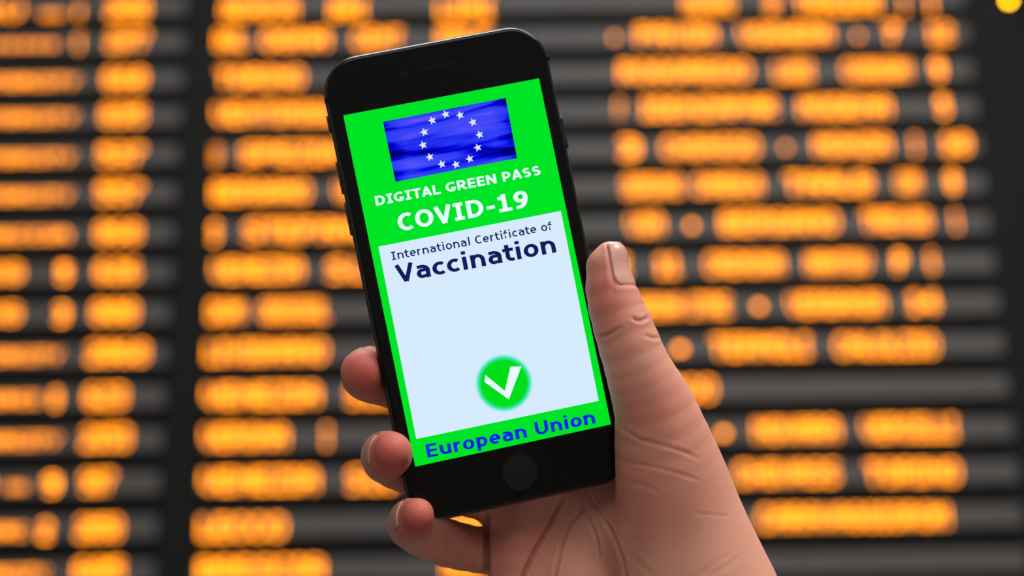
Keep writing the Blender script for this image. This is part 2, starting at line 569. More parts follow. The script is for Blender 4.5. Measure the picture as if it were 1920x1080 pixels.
# darker towards the two short edges of the printed flag
ab = n.new('ShaderNodeMath'); ab.operation = 'SUBTRACT'; ab.inputs[1].default_value = 0.5
l.new(sep.outputs[0], ab.inputs[0])
ab2 = n.new('ShaderNodeMath'); ab2.operation = 'ABSOLUTE'
l.new(ab.outputs[0], ab2.inputs[0])
ed = n.new('ShaderNodeMapRange')
ed.inputs[1].default_value, ed.inputs[2].default_value, ed.inputs[3].default_value, ed.inputs[4].default_value = 0.36, 0.52, 0.0, -0.20
l.new(ab2.outputs[0], ed.inputs[0])
ad = n.new('ShaderNodeMath'); ad.operation = 'ADD'
l.new(wv.outputs['Fac'], ad.inputs[0])
l.new(ed.outputs[0], ad.inputs[1])
l.new(ad.outputs[0], rampn.inputs[0])
l.new(rampn.outputs[0], em.inputs[0])
quad_px('flag', [(718, 228.5), (948, 183.5), (969.5, 296.5), (741.5, 341)], 0.09, mf)
mat_star = emitter('star_white', srgb(222, 235, 240), 1.0)
for sx, sy in ((697, 230), (837, 238), (960, 305), (1025, 425), (1007, 550), (930, 658), (797, 713), (660, 710), (545, 640), (480, 525), (492, 400), (568, 288)):
    cx, cy = px_phone(700 + sx / 5.144, 170 + sy / 5.144)
    pts = []
    for i in range(10):
        a = math.radians(90 + 36 * i + 10)
        r = 1.28 if i % 2 == 0 else 0.56
        pts.append((cx + r * math.cos(a), cy + r * math.sin(a)))
    link('star', poly('star', pts, 0.13), mat_star, screen)

# ---- lettering: a broad sans drawn with strokes (em units: cap .727, x height .545)
CAP, XH = 0.727, 0.545


def arc(cx, cy, rx, ry, a0, a1, n=18):
    return [(cx + rx * math.cos(math.radians(a0 + (a1 - a0) * i / n)), cy + ry * math.sin(math.radians(a0 + (a1 - a0) * i / n))) for i in range(n + 1)]


ADV = dict(zip('DIGTALRENPSCOV-19ntrailofcupeU ', (.83, .546, .81, .68, .776, .637, .782, .683, .846, .733, .711, .724, .85, .764, .48, .711, .711,
                                                   .712, .455, .497, .668, .342, .342, .687, .42, .588, .712, .699, .664, .812, .342)))


def strokes(ch, s_, t_):
    A = ADV[ch]
    b = 0.065
    h, v = s_ / 2, t_ / 2
    lft, rgt = b + h, A - b - h
    mid = A / 2
    if ch == 'I':
        return [[(mid, 0), (mid, CAP)], [(b, v), (A - b, v)], [(b, CAP - v), (A - b, CAP - v)]]
    if ch == 'D':
        c = A * 0.42
        return [[(lft, 0), (lft, CAP)], [(b, v), (c, v)] + arc(c, CAP / 2, rgt - c, CAP / 2 - v, -90, 90) + [(b, CAP - v)]]
    if ch in 'CG':
        e = arc(mid + 0.06, CAP / 2, mid - b - h + 0.09, CAP / 2 - v, 52, 308 if ch == 'C' else 305, 26)
        if ch == 'G':
            return [e + [(rgt, 0.11), (rgt, CAP * 0.46)], [(mid + 0.02, CAP * 0.46 - v), (rgt + h, CAP * 0.46 - v)]]
        return [e]
    if ch == 'T':
        return [[(mid, 0), (mid, CAP)], [(0.02, CAP - v), (A - 0.02, CAP - v)]]
    if ch == 'A':
        return [[(h + 0.01, 0), (mid, CAP)], [(A - h - 0.01, 0), (mid, CAP)], [(mid - 0.2, 0.21), (mid + 0.2, 0.21)]]
    if ch == 'V':
        return [[(h + 0.01, CAP), (mid, 0)], [(A - h - 0.01, CAP), (mid, 0)]]
    if ch == 'L':
        return [[(lft, 0), (lft, CAP)], [(b, v), (A - 0.02, v)]]
    if ch == 'E':
        return [[(lft, 0), (lft, CAP)], [(b, v), (A - b, v)], [(b, CAP / 2), (A - b - 0.02, CAP / 2)], [(b, CAP - v), (A - b, CAP - v)]]
    if ch == 'N':
        return [[(lft, 0), (lft, CAP)], [(rgt, 0), (rgt, CAP)], [(lft, CAP - 0.02), (rgt, 0.02)]]
    if ch in 'PR':
        y0 = CAP * (0.38 if ch == 'P' else 0.42)
        c = A * 0.45
        rr_ = (CAP - v - y0) / 2
        out = [[(lft, 0), (lft, CAP)], [(b, y0), (c, y0)] + arc(c, y0 + rr_, rgt - c - (0.03 if ch == 'R' else 0), rr_, -90, 90) + [(b, CAP - v)]]
        if ch == 'R':
            out.append([(A * 0.42, y0), (A - h + 0.01, 0)])
        return out
    if ch == 'S':
        ry_ = (CAP - t_) / 4
        rx_ = mid - b - h
        return [arc(mid, v + 3 * ry_, rx_, ry_, 35, 270) + arc(mid, v + ry_, rx_, ry_, 90, -145)]
    if ch in 'Oo':
        H = CAP if ch == 'O' else XH
        return [arc(mid, H / 2, mid - b - h + 0.02, H / 2 - v, 0, 360, 36)]
    if ch == '-':
        return [[(b, 0.28), (A - b, 0.28)]]
    if ch == '1':
        return [[(mid, 0), (mid, CAP)], [(b + 0.02, v), (A - b, v)], [(b + 0.04, CAP - 0.17), (mid - 0.04, CAP - 0.13), (mid, CAP - 0.03)]]
    if ch == '9':
        ry_ = 0.33 * CAP - v
        return [arc(mid, CAP - v - ry_, mid - b - h + 0.01, ry_, 0, 360, 30), [(rgt, CAP * 0.66)] + arc(A * 0.3, CAP * 0.6, rgt - A * 0.3, CAP * 0.6 - v, 0, -90) + [(A * 0.16, v)]]
    if ch in 'nu':
        ry_ = 0.2
        if ch == 'n':
            return [[(lft, 0), (lft, XH)], arc(mid, XH - v - ry_, rgt - mid, ry_, 180, 0) + [(rgt, 0)]]
        return [[(rgt, 0), (rgt, XH)], [(lft, XH)] + arc(mid, v + ry_, rgt - mid, ry_, 180, 360)]
    if ch == 'U':
        return [[(lft, CAP)] + arc(mid, v + 0.24, rgt - mid, 0.24, 180, 360) + [(rgt, CAP)]]
    if ch == 'r':
        return [[(lft, 0), (lft, XH)], arc(lft + 0.24, XH - v - 0.2, 0.24, 0.2, 180, 85)]
    if ch == 't':
        x = 0.10 + h
        return [[(x, XH + 0.15)] + arc(x + 0.16, v + 0.14, 0.16, 0.14, 180, 270) + [(A - 0.02, v)], [(0.0, XH - v), (A - 0.02, XH - v)]]
    if ch == 'a':
        y0 = XH * 0.60
        c = A * 0.42
        rr_ = (y0 - v) / 2
        return [[(b + 0.04, XH - v - 0.01), (c, XH - v)] + arc(c, XH - v - 0.17, rgt - c, 0.17, 90, 0) + [(rgt, 0)], [(rgt, y0), (c, y0)] + arc(c, v + rr_, c - lft, rr_, 90, 270) + [(rgt, v + 0.03)]]
    if ch == 'i':
        return [[(mid, 0), (mid, XH)], [(mid, XH + 0.09), (mid, XH + 0.09 + t_ * 1.05)]]
    if ch == 'l':
        return [[(mid, 0), (mid, 0.76)]]
    if ch == 'f':
        x = 0.09 + h
        return [[(x, 0)] + [(x, 0.56)] + arc(x + 0.17, 0.76 - v - 0.15, 0.17, 0.15, 180, 80), [(0.0, XH - v), (A - 0.02, XH - v)]]
    if ch == 'c':
        return [arc(mid + 0.05, XH / 2, mid - b - h + 0.08, XH / 2 - v, 50, 310, 24)]
    if ch == 'p':
        return [[(lft, -0.2), (lft, XH)], arc(mid, XH / 2, rgt - mid, XH / 2 - v, 0, 360, 30)]
    if ch == 'e':
        rx_ = mid - b - h + 0.02
        return [[(mid - rx_, XH * 0.5), (mid + rx_, XH * 0.5)] + arc(mid, XH / 2, rx_, XH / 2 - v, 4, 312, 28)]
    return []


def stroke_mesh(line, s_, t_, verts, faces, x):
    m = len(line)
    closed = math.hypot(line[0][0] - line[-1][0], line[0][1] - line[-1][1]) < 1e-6
    k = len(verts)
    for i, (px_, py_) in enumerate(line):
        a = line[i - 1] if i > 0 else (line[-2] if closed else line[i])
        c = line[i + 1] if i < m - 1 else (line[1] if closed else line[i])
        d1 = (px_ - a[0], py_ - a[1])
        d2 = (c[0] - px_, c[1] - py_)
        l1, l2 = math.hypot(*d1), math.hypot(*d2)
        n1_ = (-d1[1] / l1, d1[0] / l1) if l1 > 1e-9 else None
        n2_ = (-d2[1] / l2, d2[0] / l2) if l2 > 1e-9 else n1_
        n1_ = n1_ or n2_
        nx, ny = n1_[0] + n2_[0], n1_[1] + n2_[1]
        L = math.hypot(nx, ny) or 1
        nx, ny = nx / L, ny / L
        q = 1 / max(0.6, nx * n1_[0] + ny * n1_[1])
        ox, oy = nx * s_ / 2 * q, ny * t_ / 2 * q
        verts += [(x + px_ + ox, py_ + oy), (x + px_ - ox, py_ - oy)]
    for i in range(m - 1):
        faces.append([k + 2 * i, k + 2 * i + 1, k + 2 * i + 3, k + 2 * i + 2])


def text_on(name, s, p0, p1, cap_px, mat, stem, bar, z=0.13, gap=0.0):
    """string s with ink from pixel p0 (baseline left) to p1 (baseline right)"""
    a = np.array(px_phone(*p0))
    b = np.array(px_phone(*p1))
    verts, faces = [], []
    x = 0.0
    for ch in s:
        for line in strokes(ch, stem, bar):
            stroke_mesh(line, stem, bar, verts, faces, x)
        x += ADV[ch] + gap
    xs = [q[0] for q in verts]
    x0, x1 = min(xs), max(xs)
    d = b - a
    L = np.linalg.norm(d)
    ex = d / L
    ey = np.array([-ex[1], ex[0]])
    sx, sy = L / (x1 - x0), cap_px / 6.42 / CAP
    out = []
    for q in verts:
        p = a + ex * (q[0] - x0) * sx + ey * q[1] * sy
        out.append((p[0] * MM, p[1] * MM, z * MM))
    return link(name, pydata(name, out, faces), mat, screen)


text_on('heading_text', 'DIGITAL GREEN PASS', (705.5, 386), (1014.5, 327.5), 18, mat_pure, 0.19, 0.14)
text_on('title_text', 'COVID-19', (749, 434.5), (993, 388), 33, mat_pure, 0.19, 0.135)
text_on('certificate_text', 'International Certificate of', (735.5, 488), (1036, 430.5), 15.5, mat_navy, 0.145, 0.11, gap=0.03)
text_on('vaccination_text', 'Vaccination', (745.5, 530.5), (1043.5, 473), 33, mat_navy, 0.175, 0.13)
text_on('footer_text', 'European Union', (802, 858.5), (1117, 793.5), 25, mat_blue, 0.185, 0.13)

# ---- tick badge: green disc with a cyan rim glow (a flat picture)
mb, n, l = new_mat('badge_picture')
n.remove(n['Principled BSDF'])
em = n.new('ShaderNodeEmission')
l.new(em.outputs[0], n['Material Output'].inputs[0])
tc = n.new('ShaderNodeTexCoord')
vd = n.new('ShaderNodeVectorMath'); vd.operation = 'LENGTH'
l.new(tc.outputs['Object'], vd.inputs[0])
rg = n.new('ShaderNodeMapRange')
rg.inputs[2].default_value = 8.6 * MM
l.new(vd.outputs['Value'], rg.inputs[0])
rr = n.new('ShaderNodeValToRGB')
el = rr.color_ramp.elements
el[0].position, el[0].color = 0.0, (*srgb(0, 222, 12), 1)
el[1].position, el[1].color = 1.0, (*srgb(214, 235, 253), 1)
for pos, c in ((0.78, srgb(0, 222, 30)), (0.87, srgb(60, 228, 165)), (0.93, srgb(140, 235, 230))):
    e = el.new(pos)
    e.color = (*c, 1)
l.new(rg.outputs[0], rr.inputs[0])
l.new(rr.outputs[0], em.inputs[0])
bx, by = px_phone(945, 718.5)
link('tick_badge', disc('tick_badge', 8.5, 0), mb, screen, loc=(bx * MM, by * MM, 0.12 * MM))
ck = [(910, 703), (946.5, 733), (957, 687.5), (977.5, 687), (954, 749), (908.5, 716)]
bm = bmesh.new()
vs_ = [bm.verts.new((x * MM, y * MM, 0.16 * MM)) for x, y in (px_phone(*p) for p in ck)]
bm.faces.new((vs_[5], vs_[4], vs_[1], vs_[0]))
bm.faces.new((vs_[4], vs_[3], vs_[2], vs_[1]))
me = bpy.data.meshes.new('tick_mark')
bm.to_mesh(me)
bm.free()
link('tick_mark', me, mat_pure, screen)

# ------------------------------------------------------------------ the hand (millimetres in camera axes, then to world)


def P(px, py, d):
    return np.array([(px - CX) * d / F, (CY - py) * d / F, -d])


def smin(a, b, k):
    if a is None:
        return b
    if b is None:
        return a
    h = np.maximum(k - np.abs(a - b), 0) / k
    return np.minimum(a, b) - h * h * k * 0.25


CULL = [np.zeros(3), 1e9]        # centre and radius of the block of points in hand


def cone(p, a, b, ra, rb):
    ab = b - a
    q = CULL[0] - a
    h = min(1.0, max(0.0, float(q @ ab) / float(ab @ ab)))
    if np.linalg.norm(q - h * ab) - max(ra, rb) - CULL[1] > 20.0:
        return None
    ab = ab.astype(np.float32)
    q = p - a.astype(np.float32)
    h = np.clip(q @ ab / float(ab @ ab), 0, 1)
    d = q - h[:, None] * ab
    return np.sqrt(np.einsum('ij,ij->i', d, d)) - (ra + (rb - ra) * h)


def phone_sdf(p, grow=0.0):
    q = (p - PH_T.astype(np.float32)) @ PH_R.astype(np.float32)
    ax = np.abs(q[:, 0]) - (PW / 2 - PCR)
    ay = np.abs(q[:, 1]) - (PHH / 2 - PCR)
    d2 = np.sqrt(np.maximum(ax, 0) ** 2 + np.maximum(ay, 0) ** 2) + np.minimum(np.maximum(ax, ay), 0) - PCR
    re = 2.4
    wz = np.abs(q[:, 2] + PT / 2 + 0.05) - (PT / 2 + 0.05 - re)
    dx = d2 + re
    return np.sqrt(np.maximum(dx, 0) ** 2 + np.maximum(wz, 0) ** 2) + np.minimum(np.maximum(dx, wz), 0) - re - grow


# joints: (pixel x, pixel y, depth mm, radius mm)
THUMB = [(1145, 484, 418, 5.0), (1139, 500, 418, 6.1), (1145, 540, 417, 7.1), (1168, 612, 415, 8.5), (1194, 685, 415, 9.2), (1226, 765, 417, 11.6), (1252, 870, 421, 15.5), (1278, 985, 425, 18.8), (1320, 1160, 428, 25.0)]
INDEX = [(790, 480, 441, 6.3), (865, 515, 441, 7.2), (965, 585, 442, 8.2), (1140, 750, 446, 10.5)]
MIDDLE = [(681, 697, 422, 6.4), (691, 701, 428, 8.0), (718, 708, 437, 8.4), (838, 740, 439, 8.8), (1085, 830, 446, 10.5)]
RING = [(736, 845, 411, 4.9), (730, 851, 417, 6.7), (729, 860, 429, 7.6), (838, 902, 440, 8.4), (1055, 945, 447, 10.5)]
PINKY = [(784, 963, 411, 4.5), (777, 971, 417, 6.1), (770, 986, 428, 6.8), (840, 1018, 438, 6.8), (925, 1036, 447, 6.8)]
WEDGE = [(990, 955, 447, 12.0), (968, 1050, 441, 9.0), (985, 1130, 441, 10.5)]
WRIST = (1300, 1330, 445, 24.0)


_chains = {}


def chain(p, js, k=0.6):
    """a finger: its joints joined by a smooth spline of tapering pieces"""
    key = id(js)
    if key not in _chains:
        q = np.array([np.r_[P(*a[:3]), a[3]] for a in js])
        e = np.vstack([2 * q[0] - q[1], q, 2 * q[-1] - q[-2]])
        out = []
        for i in range(1, len(q)):
            p0, p1, p2, p3 = e[i - 1], e[i], e[i + 1], e[i + 2]
            n_ = max(1, int(np.linalg.norm(p2[:3] - p1[:3]) / 4.5))
            # non-uniform (chordal) tangents so that uneven joints do not overshoot
            d1, d2, d3 = (max(np.linalg.norm((v_ - u_)[:3]), 1e-3) for u_, v_ in ((p0, p1), (p1, p2), (p2, p3)))
            m1 = ((p1 - p0) / d1 * d2 + (p2 - p1) / d2 * d1) / (d1 + d2) * d2
            m2 = ((p2 - p1) / d2 * d3 + (p3 - p2) / d3 * d2) / (d2 + d3) * d2
            for s_ in range(n_):
                t = s_ / n_
                out.append((2 * t**3 - 3 * t**2 + 1) * p1 + (t**3 - 2 * t**2 + t) * m1 + (-2 * t**3 + 3 * t**2) * p2 + (t**3 - t**2) * m2)
        out.append(q[-1])
        _chains[key] = out
    c = _chains[key]
    d = None
    for a, b in zip(c[:-1], c[1:]):
        e = cone(p, a[:3], b[:3], a[3], b[3])
        d = smin(d, e, k)
    return d


FOREARM_END = np.array([98.0, -222.0, -378.0])


def hand_sdf(p):
    p = p.astype(np.float32)
    lo_, hi_ = p.min(0), p.max(0)
    CULL[0], CULL[1] = ((lo_ + hi_) / 2).astype(float), float(np.linalg.norm(hi_ - lo_) / 2)
    # palm: metacarpals
    d = cone(p, P(1225, 1180, 452), P(1140, 750, 448), 16, 11)
    d = smin(d, cone(p, P(1200, 1200, 453), P(1085, 830, 448), 16, 11), 8)
    d = smin(d, cone(p, P(1170, 1210, 451), P(1055, 945, 448), 16, 11), 8)
    d = smin(d, cone(p, P(1150, 1230, 447), P(1045, 1060, 446), 17, 12), 8)
    # hypothenar pad
    d = smin(d, cone(p, P(1180, 1300, 440), P(1075, 1110, 440), 17, 13), 10)
    # wrist and forearm
    fe = FOREARM_END
    d = smin(d, cone(p, P(1190, 1300, 446), P(1240, 1480, 440), 18, 19), 14)
    d = smin(d, cone(p, P(1330, 1260, 440), P(1390, 1480, 432), 20, 19), 14)
    d = smin(d, cone(p, P(1315, 1470, 436), fe, 23, 29), 16)
    d = smin(d, chain(p, THUMB), 7)
    # web between thumb and index finger
    d = smin(d, cone(p, P(1150, 800, 444), P(1222, 810, 428), 9, 9), 7)
    d = smin(d, cone(p, P(1135, 985, 446), P(1225, 1010, 430), 11, 11), 9)
    f3 = chain(p, WEDGE)
    d = smin(d, f3, 4)
    fingers = [(INDEX, 6), (MIDDLE, 6), (RING, 6), (PINKY, 1.2)]
    for js, k in fingers:
        d = smin(d, chain(p, js), k)
    if d is None:
        return np.full(len(p), 20.0, np.float32)
    ph = phone_sdf(p, 0.15)
    return -smin(-d, ph, 1.2)


def sdf_chunks(p):
    """the hand's distance field, evaluated block by block"""
    out = np.zeros(len(p), np.float32)
    kk = np.floor((p + 1000.0) / 20.0).astype(np.int64)
    key = (kk[:, 0] * 4096 + kk[:, 1]) * 4096 + kk[:, 2]
    order = np.argsort(key, kind='stable')
    cut = np.flatnonzero(np.diff(key[order])) + 1
    for g in np.split(order, cut):
        out[g] = hand_sdf(p[g])
    return out


def surface(h=1.1, cf=4):
    lo = np.array([-56.0, -258.0, -474.0])
    hi = np.array([136.0, 22.0, -340.0])
    nc = np.ceil((hi - lo) / (h * cf)).astype(int)
    ax = [lo[i] + (np.arange(nc[i]) + 0.5 - 0.5 / cf) * h * cf for i in range(3)]
    g = np.stack(np.meshgrid(*ax, indexing='ij'), -1).reshape(-1, 3)
    dc = sdf_chunks(g).reshape(nc)
    near = np.abs(dc) < h * cf * 1.6
    nf = nc * cf
    sign = np.where(dc < 0, -10.0, 10.0).astype(np.float32)
    Sg = np.repeat(np.repeat(np.repeat(sign, cf, 0), cf, 1), cf, 2)
    mk = np.repeat(np.repeat(np.repeat(near, cf, 0), cf, 1), cf, 2)
    idx = np.argwhere(mk)
    Sg[mk] = sdf_chunks(lo + idx * h)
    ins = Sg < 0
    c = ins[:-1, :-1, :-1].astype(np.int8)
    tot = np.zeros_like(c)
    for dx in (0, 1):
        for dy in (0, 1):
            for dz in (0, 1):
                tot += ins[dx:nf[0] - 1 + dx, dy:nf[1] - 1 + dy, dz:nf[2] - 1 + dz]
    act = (tot > 0) & (tot < 8)
    cells = np.argwhere(act)
    vid = -np.ones(act.shape, np.int64)
    vid[act] = np.arange(len(cells))
    acc = np.zeros((len(cells), 3))
    cnt = np.zeros(len(cells))
    cor = [(dx, dy, dz) for dx in (0, 1) for dy in (0, 1) for dz in (0, 1)]
    for i in range(8):
        for j in range(i + 1, 8):
            if sum(abs(a - b) for a, b in zip(cor[i], cor[j])) != 1:
                continue
            a = cells + cor[i]
            b = cells + cor[j]
            va = Sg[a[:, 0], a[:, 1], a[:, 2]]
            vb = Sg[b[:, 0], b[:, 1], b[:, 2]]
            m = (va < 0) != (vb < 0)
            t = np.where(m, va / np.where(m, va - vb, 1), 0)
            acc += np.where(m[:, None], a + t[:, None] * (b - a), 0)
            cnt += m
    verts = lo + acc / cnt[:, None] * h
    faces = []
    for axis in range(3):
        o1, o2 = [i for i in range(3) if i != axis]
        sl0 = [slice(None)] * 3
        sl1 = [slice(None)] * 3
        sl0[axis] = slice(0, -1)
        sl1[axis] = slice(1, None)
        ch = ins[tuple(sl0)] != ins[tuple(sl1)]
        e = np.argwhere(ch)
        e = e[(e[:, o1] > 0) & (e[:, o2] > 0) & (e[:, o1] < nf[o1] - 1) & (e[:, o2] < nf[o2] - 1)]
        fl_ = ins[e[:, 0], e[:, 1], e[:, 2]]
        q = []
        for d1, d2 in ((0, 0), (-1, 0), (-1, -1), (0, -1)):
            cc = e.copy()
            cc[:, o1] += d1
            cc[:, o2] += d2
            q.append(vid[cc[:, 0], cc[:, 1], cc[:, 2]])
        q = np.stack(q, 1)
        flip = fl_ if axis != 1 else ~fl_
        q[~flip] = q[~flip][:, ::-1]
        faces.append(q)
    return verts, np.concatenate(faces)


def mesh_normals(me):
    a_ = np.zeros(len(me.vertices) * 3, np.float32)
    me.vertices.foreach_get('normal', a_)
    return a_.reshape(-1, 3).astype(float)


verts, faces = surface(0.9)
tmp = bpy.data.meshes.new('tmp')
tmp.vertices.add(len(verts))
tmp.vertices.foreach_set('co', verts.astype(np.float32).ravel())
tmp.loops.add(faces.size)
tmp.loops.foreach_set('vertex_index', faces.astype(np.int32).ravel())
tmp.polygons.add(len(faces))
tmp.polygons.foreach_set('loop_start', np.arange(0, faces.size, 4, dtype=np.int32))
tmp.update(calc_edges=True)
verts = verts - np.clip(sdf_chunks(verts), -0.5, 0.5)[:, None] * mesh_normals(tmp)
tmp.vertices.foreach_set('co', verts.astype(np.float32).ravel())
to = bpy.data.objects.new('tmp', tmp)
COL.objects.link(to)
to.modifiers.new('s', 'SUBSURF').levels = 1
bpy.context.view_layer.update()
hand_me = bpy.data.meshes.new_from_object(to.evaluated_get(bpy.context.evaluated_depsgraph_get()))
bpy.data.objects.remove(to)
bpy.data.meshes.remove(tmp)
hand_me.name = 'hand'
N = len(hand_me.vertices)
co = np.zeros(N * 3, np.float32)
hand_me.vertices.foreach_get('co', co)
co = co.reshape(-1, 3).astype(float)
nr = mesh_normals(hand_me)
co = co - np.clip(sdf_chunks(co), -0.4, 0.4)[:, None] * nr

# creases: pixel polylines pressed into the skin that faces them (depth mm, half width px)
CREASE = [
    ([(1122, 633), (1140, 628), (1152, 621), (1164, 613)], 0.35, 3.5),
    ([(1184, 594), (1194, 601), (1204, 601), (1217, 594)], 0.45, 3.2),
    ([(1208, 628), (1222, 634), (1240, 633)], 0.35, 3.0),
    ([(1204, 566), (1212, 572)], 0.2, 4),
    ([(1160, 800), (1178, 812), (1199, 824), (1245, 836), (1285, 848), (1315, 862)], 0.24, 3.2),
    ([(1176, 866), (1205, 872), (1239, 878), (1280, 890), (1318, 903)], 0.17, 3.0),
    ([(1180, 905), (1215, 912), (1240, 926)], 0.10, 4.0),
    ([(1299, 962), (1330, 965), (1372, 968)], 0.10, 3.0),
    ([(1058, 925), (1045, 955), (1030, 985), (1003, 1032), (980, 1082), (968, 1130)], 1.3, 3.6),
    ([(1088, 918), (1093, 940), (1092, 957), (1068, 985), (1053, 1022), (1040, 1080), (1036, 1120)], 0.6, 3.0),
    ([(1092, 955), (1108, 982), (1119, 1012), (1124, 1050)], 0.5, 2.8),
    ([(1098, 918), (1120, 952), (1143, 992), (1157, 1022), (1168, 1052), (1174, 1085), (1178, 1130)], 0.55, 3.2),
    ([(1116, 925), (1135, 962), (1150, 985)], 0.35, 3.2),
    ([(1180, 1040), (1205, 1062), (1225, 1080)], 0.12, 5),
    ([(1330, 1080), (1360, 1062), (1390, 1042)], 0.12, 5),
    ([(1300, 1085), (1340, 1058), (1372, 1035)], 0.10, 5),
    ([(846, 985), (838, 1010), (836, 1036)], 0.4, 6.0),
    ([(912, 960), (912, 1000), (913, 1050), (912, 1090)], 1.4, 4.5),
    ([(800, 1012), (808, 998), (812, 985)], 0.3, 4.0),
]
pxx = CX + F * co[:, 0] / -co[:, 2]
pyy = CY - F * co[:, 1] / -co[:, 2]
facing = np.clip((nr * (-co / np.linalg.norm(co, axis=1)[:, None])).sum(1) * 2, 0, 1)
disp = np.zeros(N)
for pts, dep, wd in CREASE:
    dm = np.full(N, 1e9)
    tpar = np.zeros(N)
    pts = np.array(pts, float)
    ln = np.r_[0, np.cumsum(np.linalg.norm(np.diff(pts, axis=0), axis=1))]
    x0, y0 = pts.min(0) - 30
    x1, y1 = pts.max(0) + 30
    sel = np.where((pxx > x0) & (pxx < x1) & (pyy > y0) & (pyy < y1) & (facing > 0))[0]
    q = np.stack([pxx[sel], pyy[sel]], 1)
    dd = np.full(len(sel), 1e9)
    tt = np.zeros(len(sel))
    for i in range(len(pts) - 1):
        ab = pts[i + 1] - pts[i]
        hh = np.clip(((q - pts[i]) @ ab) / (ab @ ab), 0, 1)
        e = np.linalg.norm(q - pts[i] - hh[:, None] * ab, axis=1)
        m = e < dd
        dd[m] = e[m]
        tt[m] = (ln[i] + hh[m] * (ln[i + 1] - ln[i])) / ln[-1]
    taper = np.clip(np.minimum(tt, 1 - tt) * 5 + 0.15, 0, 1)
    prof_ = -np.exp(-(dd / wd) ** 2) + 0.28 * np.exp(-((dd - wd * 2.4) / (wd * 1.3)) ** 2)
    disp[sel] += dep * taper * prof_ * facing[sel]
# broad, soft unevenness of flesh
rs = np.random.RandomState(4)
for _ in range(10):
    kv = rs.normal(size=3) * 0.16
    disp += 0.07 * np.sin(co @ kv + rs.rand() * 6.3)

# nails: thin plates carried on the finger tips


def spheretrace_out(O, Dd):
    """distance from an inner axis point out to the skin"""
    t = np.zeros(len(O)) + 0.5
    for _ in range(30):
        s = sdf_chunks(O + Dd * t[:, None])
        t = np.clip(t - s * 0.9, 0.2, 20)
    return t


NAIL_DEFS = [
    # tip joint, base joint, outward direction in camera axes, half angle, length, start behind the tip, furthest reach past the tip
    ((1140, 492, 418), (1147, 545, 417), (0.74, 0.06, 0.67), math.radians(45), 13.8, -8.2, 5.4),
    ((732, 849, 416), (729, 860, 430), (-0.97, 0.18, 0.0), math.radians(42), 9.0, -6.5, 2.6),
    ((779, 969, 416), (771, 985, 429), (-0.97, 0.15, 0.0), math.radians(42), 8.0, -5.5, 2.5),
    ((684, 699, 423), (708, 705, 434), (-0.55, 0.30, -0.8), math.radians(46), 8.5, -7.5, 1.0),
    ((790, 480, 441), (865, 515, 441), (0.1, 0.2, -1.0), math.radians(48), 10.0, -7.0, 3.0),
]
nail_meshes = []
for tip, base, out, half, length, start, endr in NAIL_DEFS:
    a, b = P(*base), P(*tip)
    ax = (b - a) / np.linalg.norm(b - a)
    o = np.array(out, float)
    o -= ax * (o @ ax)
    o /= np.linalg.norm(o)
    s = np.cross(ax, o)
    nu, nv = 20, 20
    O, Dd, TH = [], [], []
    for i in range(nu + 1):
        u = i / nu
        for j in range(nv + 1):
            vv = j / nv * 2 - 1
            root = math.sqrt(max(0.0, 1 - (1 - min(u / 0.30, 1)) ** 2))
            wid = half * (0.45 + 0.55 * root)
            th = wid * vv
            uu = start + length * u - 0.9 * vv * vv * max(0, (u - 0.55) / 0.45)
            O.append(b + ax * min(uu, endr))
            # beyond the tip's centre the nail runs on straight instead of closing over the tip
            Dd.append(o * math.cos(th) + s * math.sin(th))
            TH.append(max(0.0, uu - 0.5))
    O, Dd, TH = np.array(O), np.array(Dd), np.array(TH)
    t = spheretrace_out(O, Dd)
    t = t.reshape(nu + 1, nv + 1)
    iref = max(1, int(nu * min(1, (0.5 - start) / length)))
    for i in range(iref, nu + 1):
        t[i] = t[i] * 0.8 + t[iref - 1] * 0.2
    off = np.full((nu + 1, nv + 1), 0.12)
    off[0] = -0.5
    off[1] = 0.05
    off[:, 0] = np.minimum(off[:, 0], -0.4)
    off[:, -1] = np.minimum(off[:, -1], -0.4)
    off[:, 1] = np.minimum(off[:, 1], 0.1)
    off[:, -2] = np.minimum(off[:, -2], 0.1)
    pts = O + Dd * (t + off).reshape(-1)[:, None]
    inner = O + Dd * (t + off - 0.45).reshape(-1)[:, None]
    nail_meshes.append((pts, inner, nu, nv))
    # skin: a shallow groove round the nail's edge, sunk under the plate
    rel = co - b
    m = np.where(np.linalg.norm(rel - ax * (start + length / 2), axis=1) < length)[0]
    if len(m):
        uu = rel[m] @ ax
        y = rel[m] @ s
        x = rel[m] @ o
        th = np.arctan2(y, x)
        u = (uu - start) / length
        inu = np.clip(1 - np.abs((u - 0.5) / 0.5) ** 6, 0, 1)
        edge = np.abs(np.abs(th) - half)
        disp[m] += np.where((u > -0.02) & (u < 1.0), -0.25 * np.exp(-(edge / 0.10) ** 2) + 0.22 * np.exp(-((np.abs(th) - half - 0.22) / 0.14) ** 2), 0) * inu
        disp[m] += np.where(np.abs(th) < half, -0.18 * inu + 0.30 * np.exp(-((u + 0.06) / 0.07) ** 2), 0)

co = co + nr * disp[:, None]
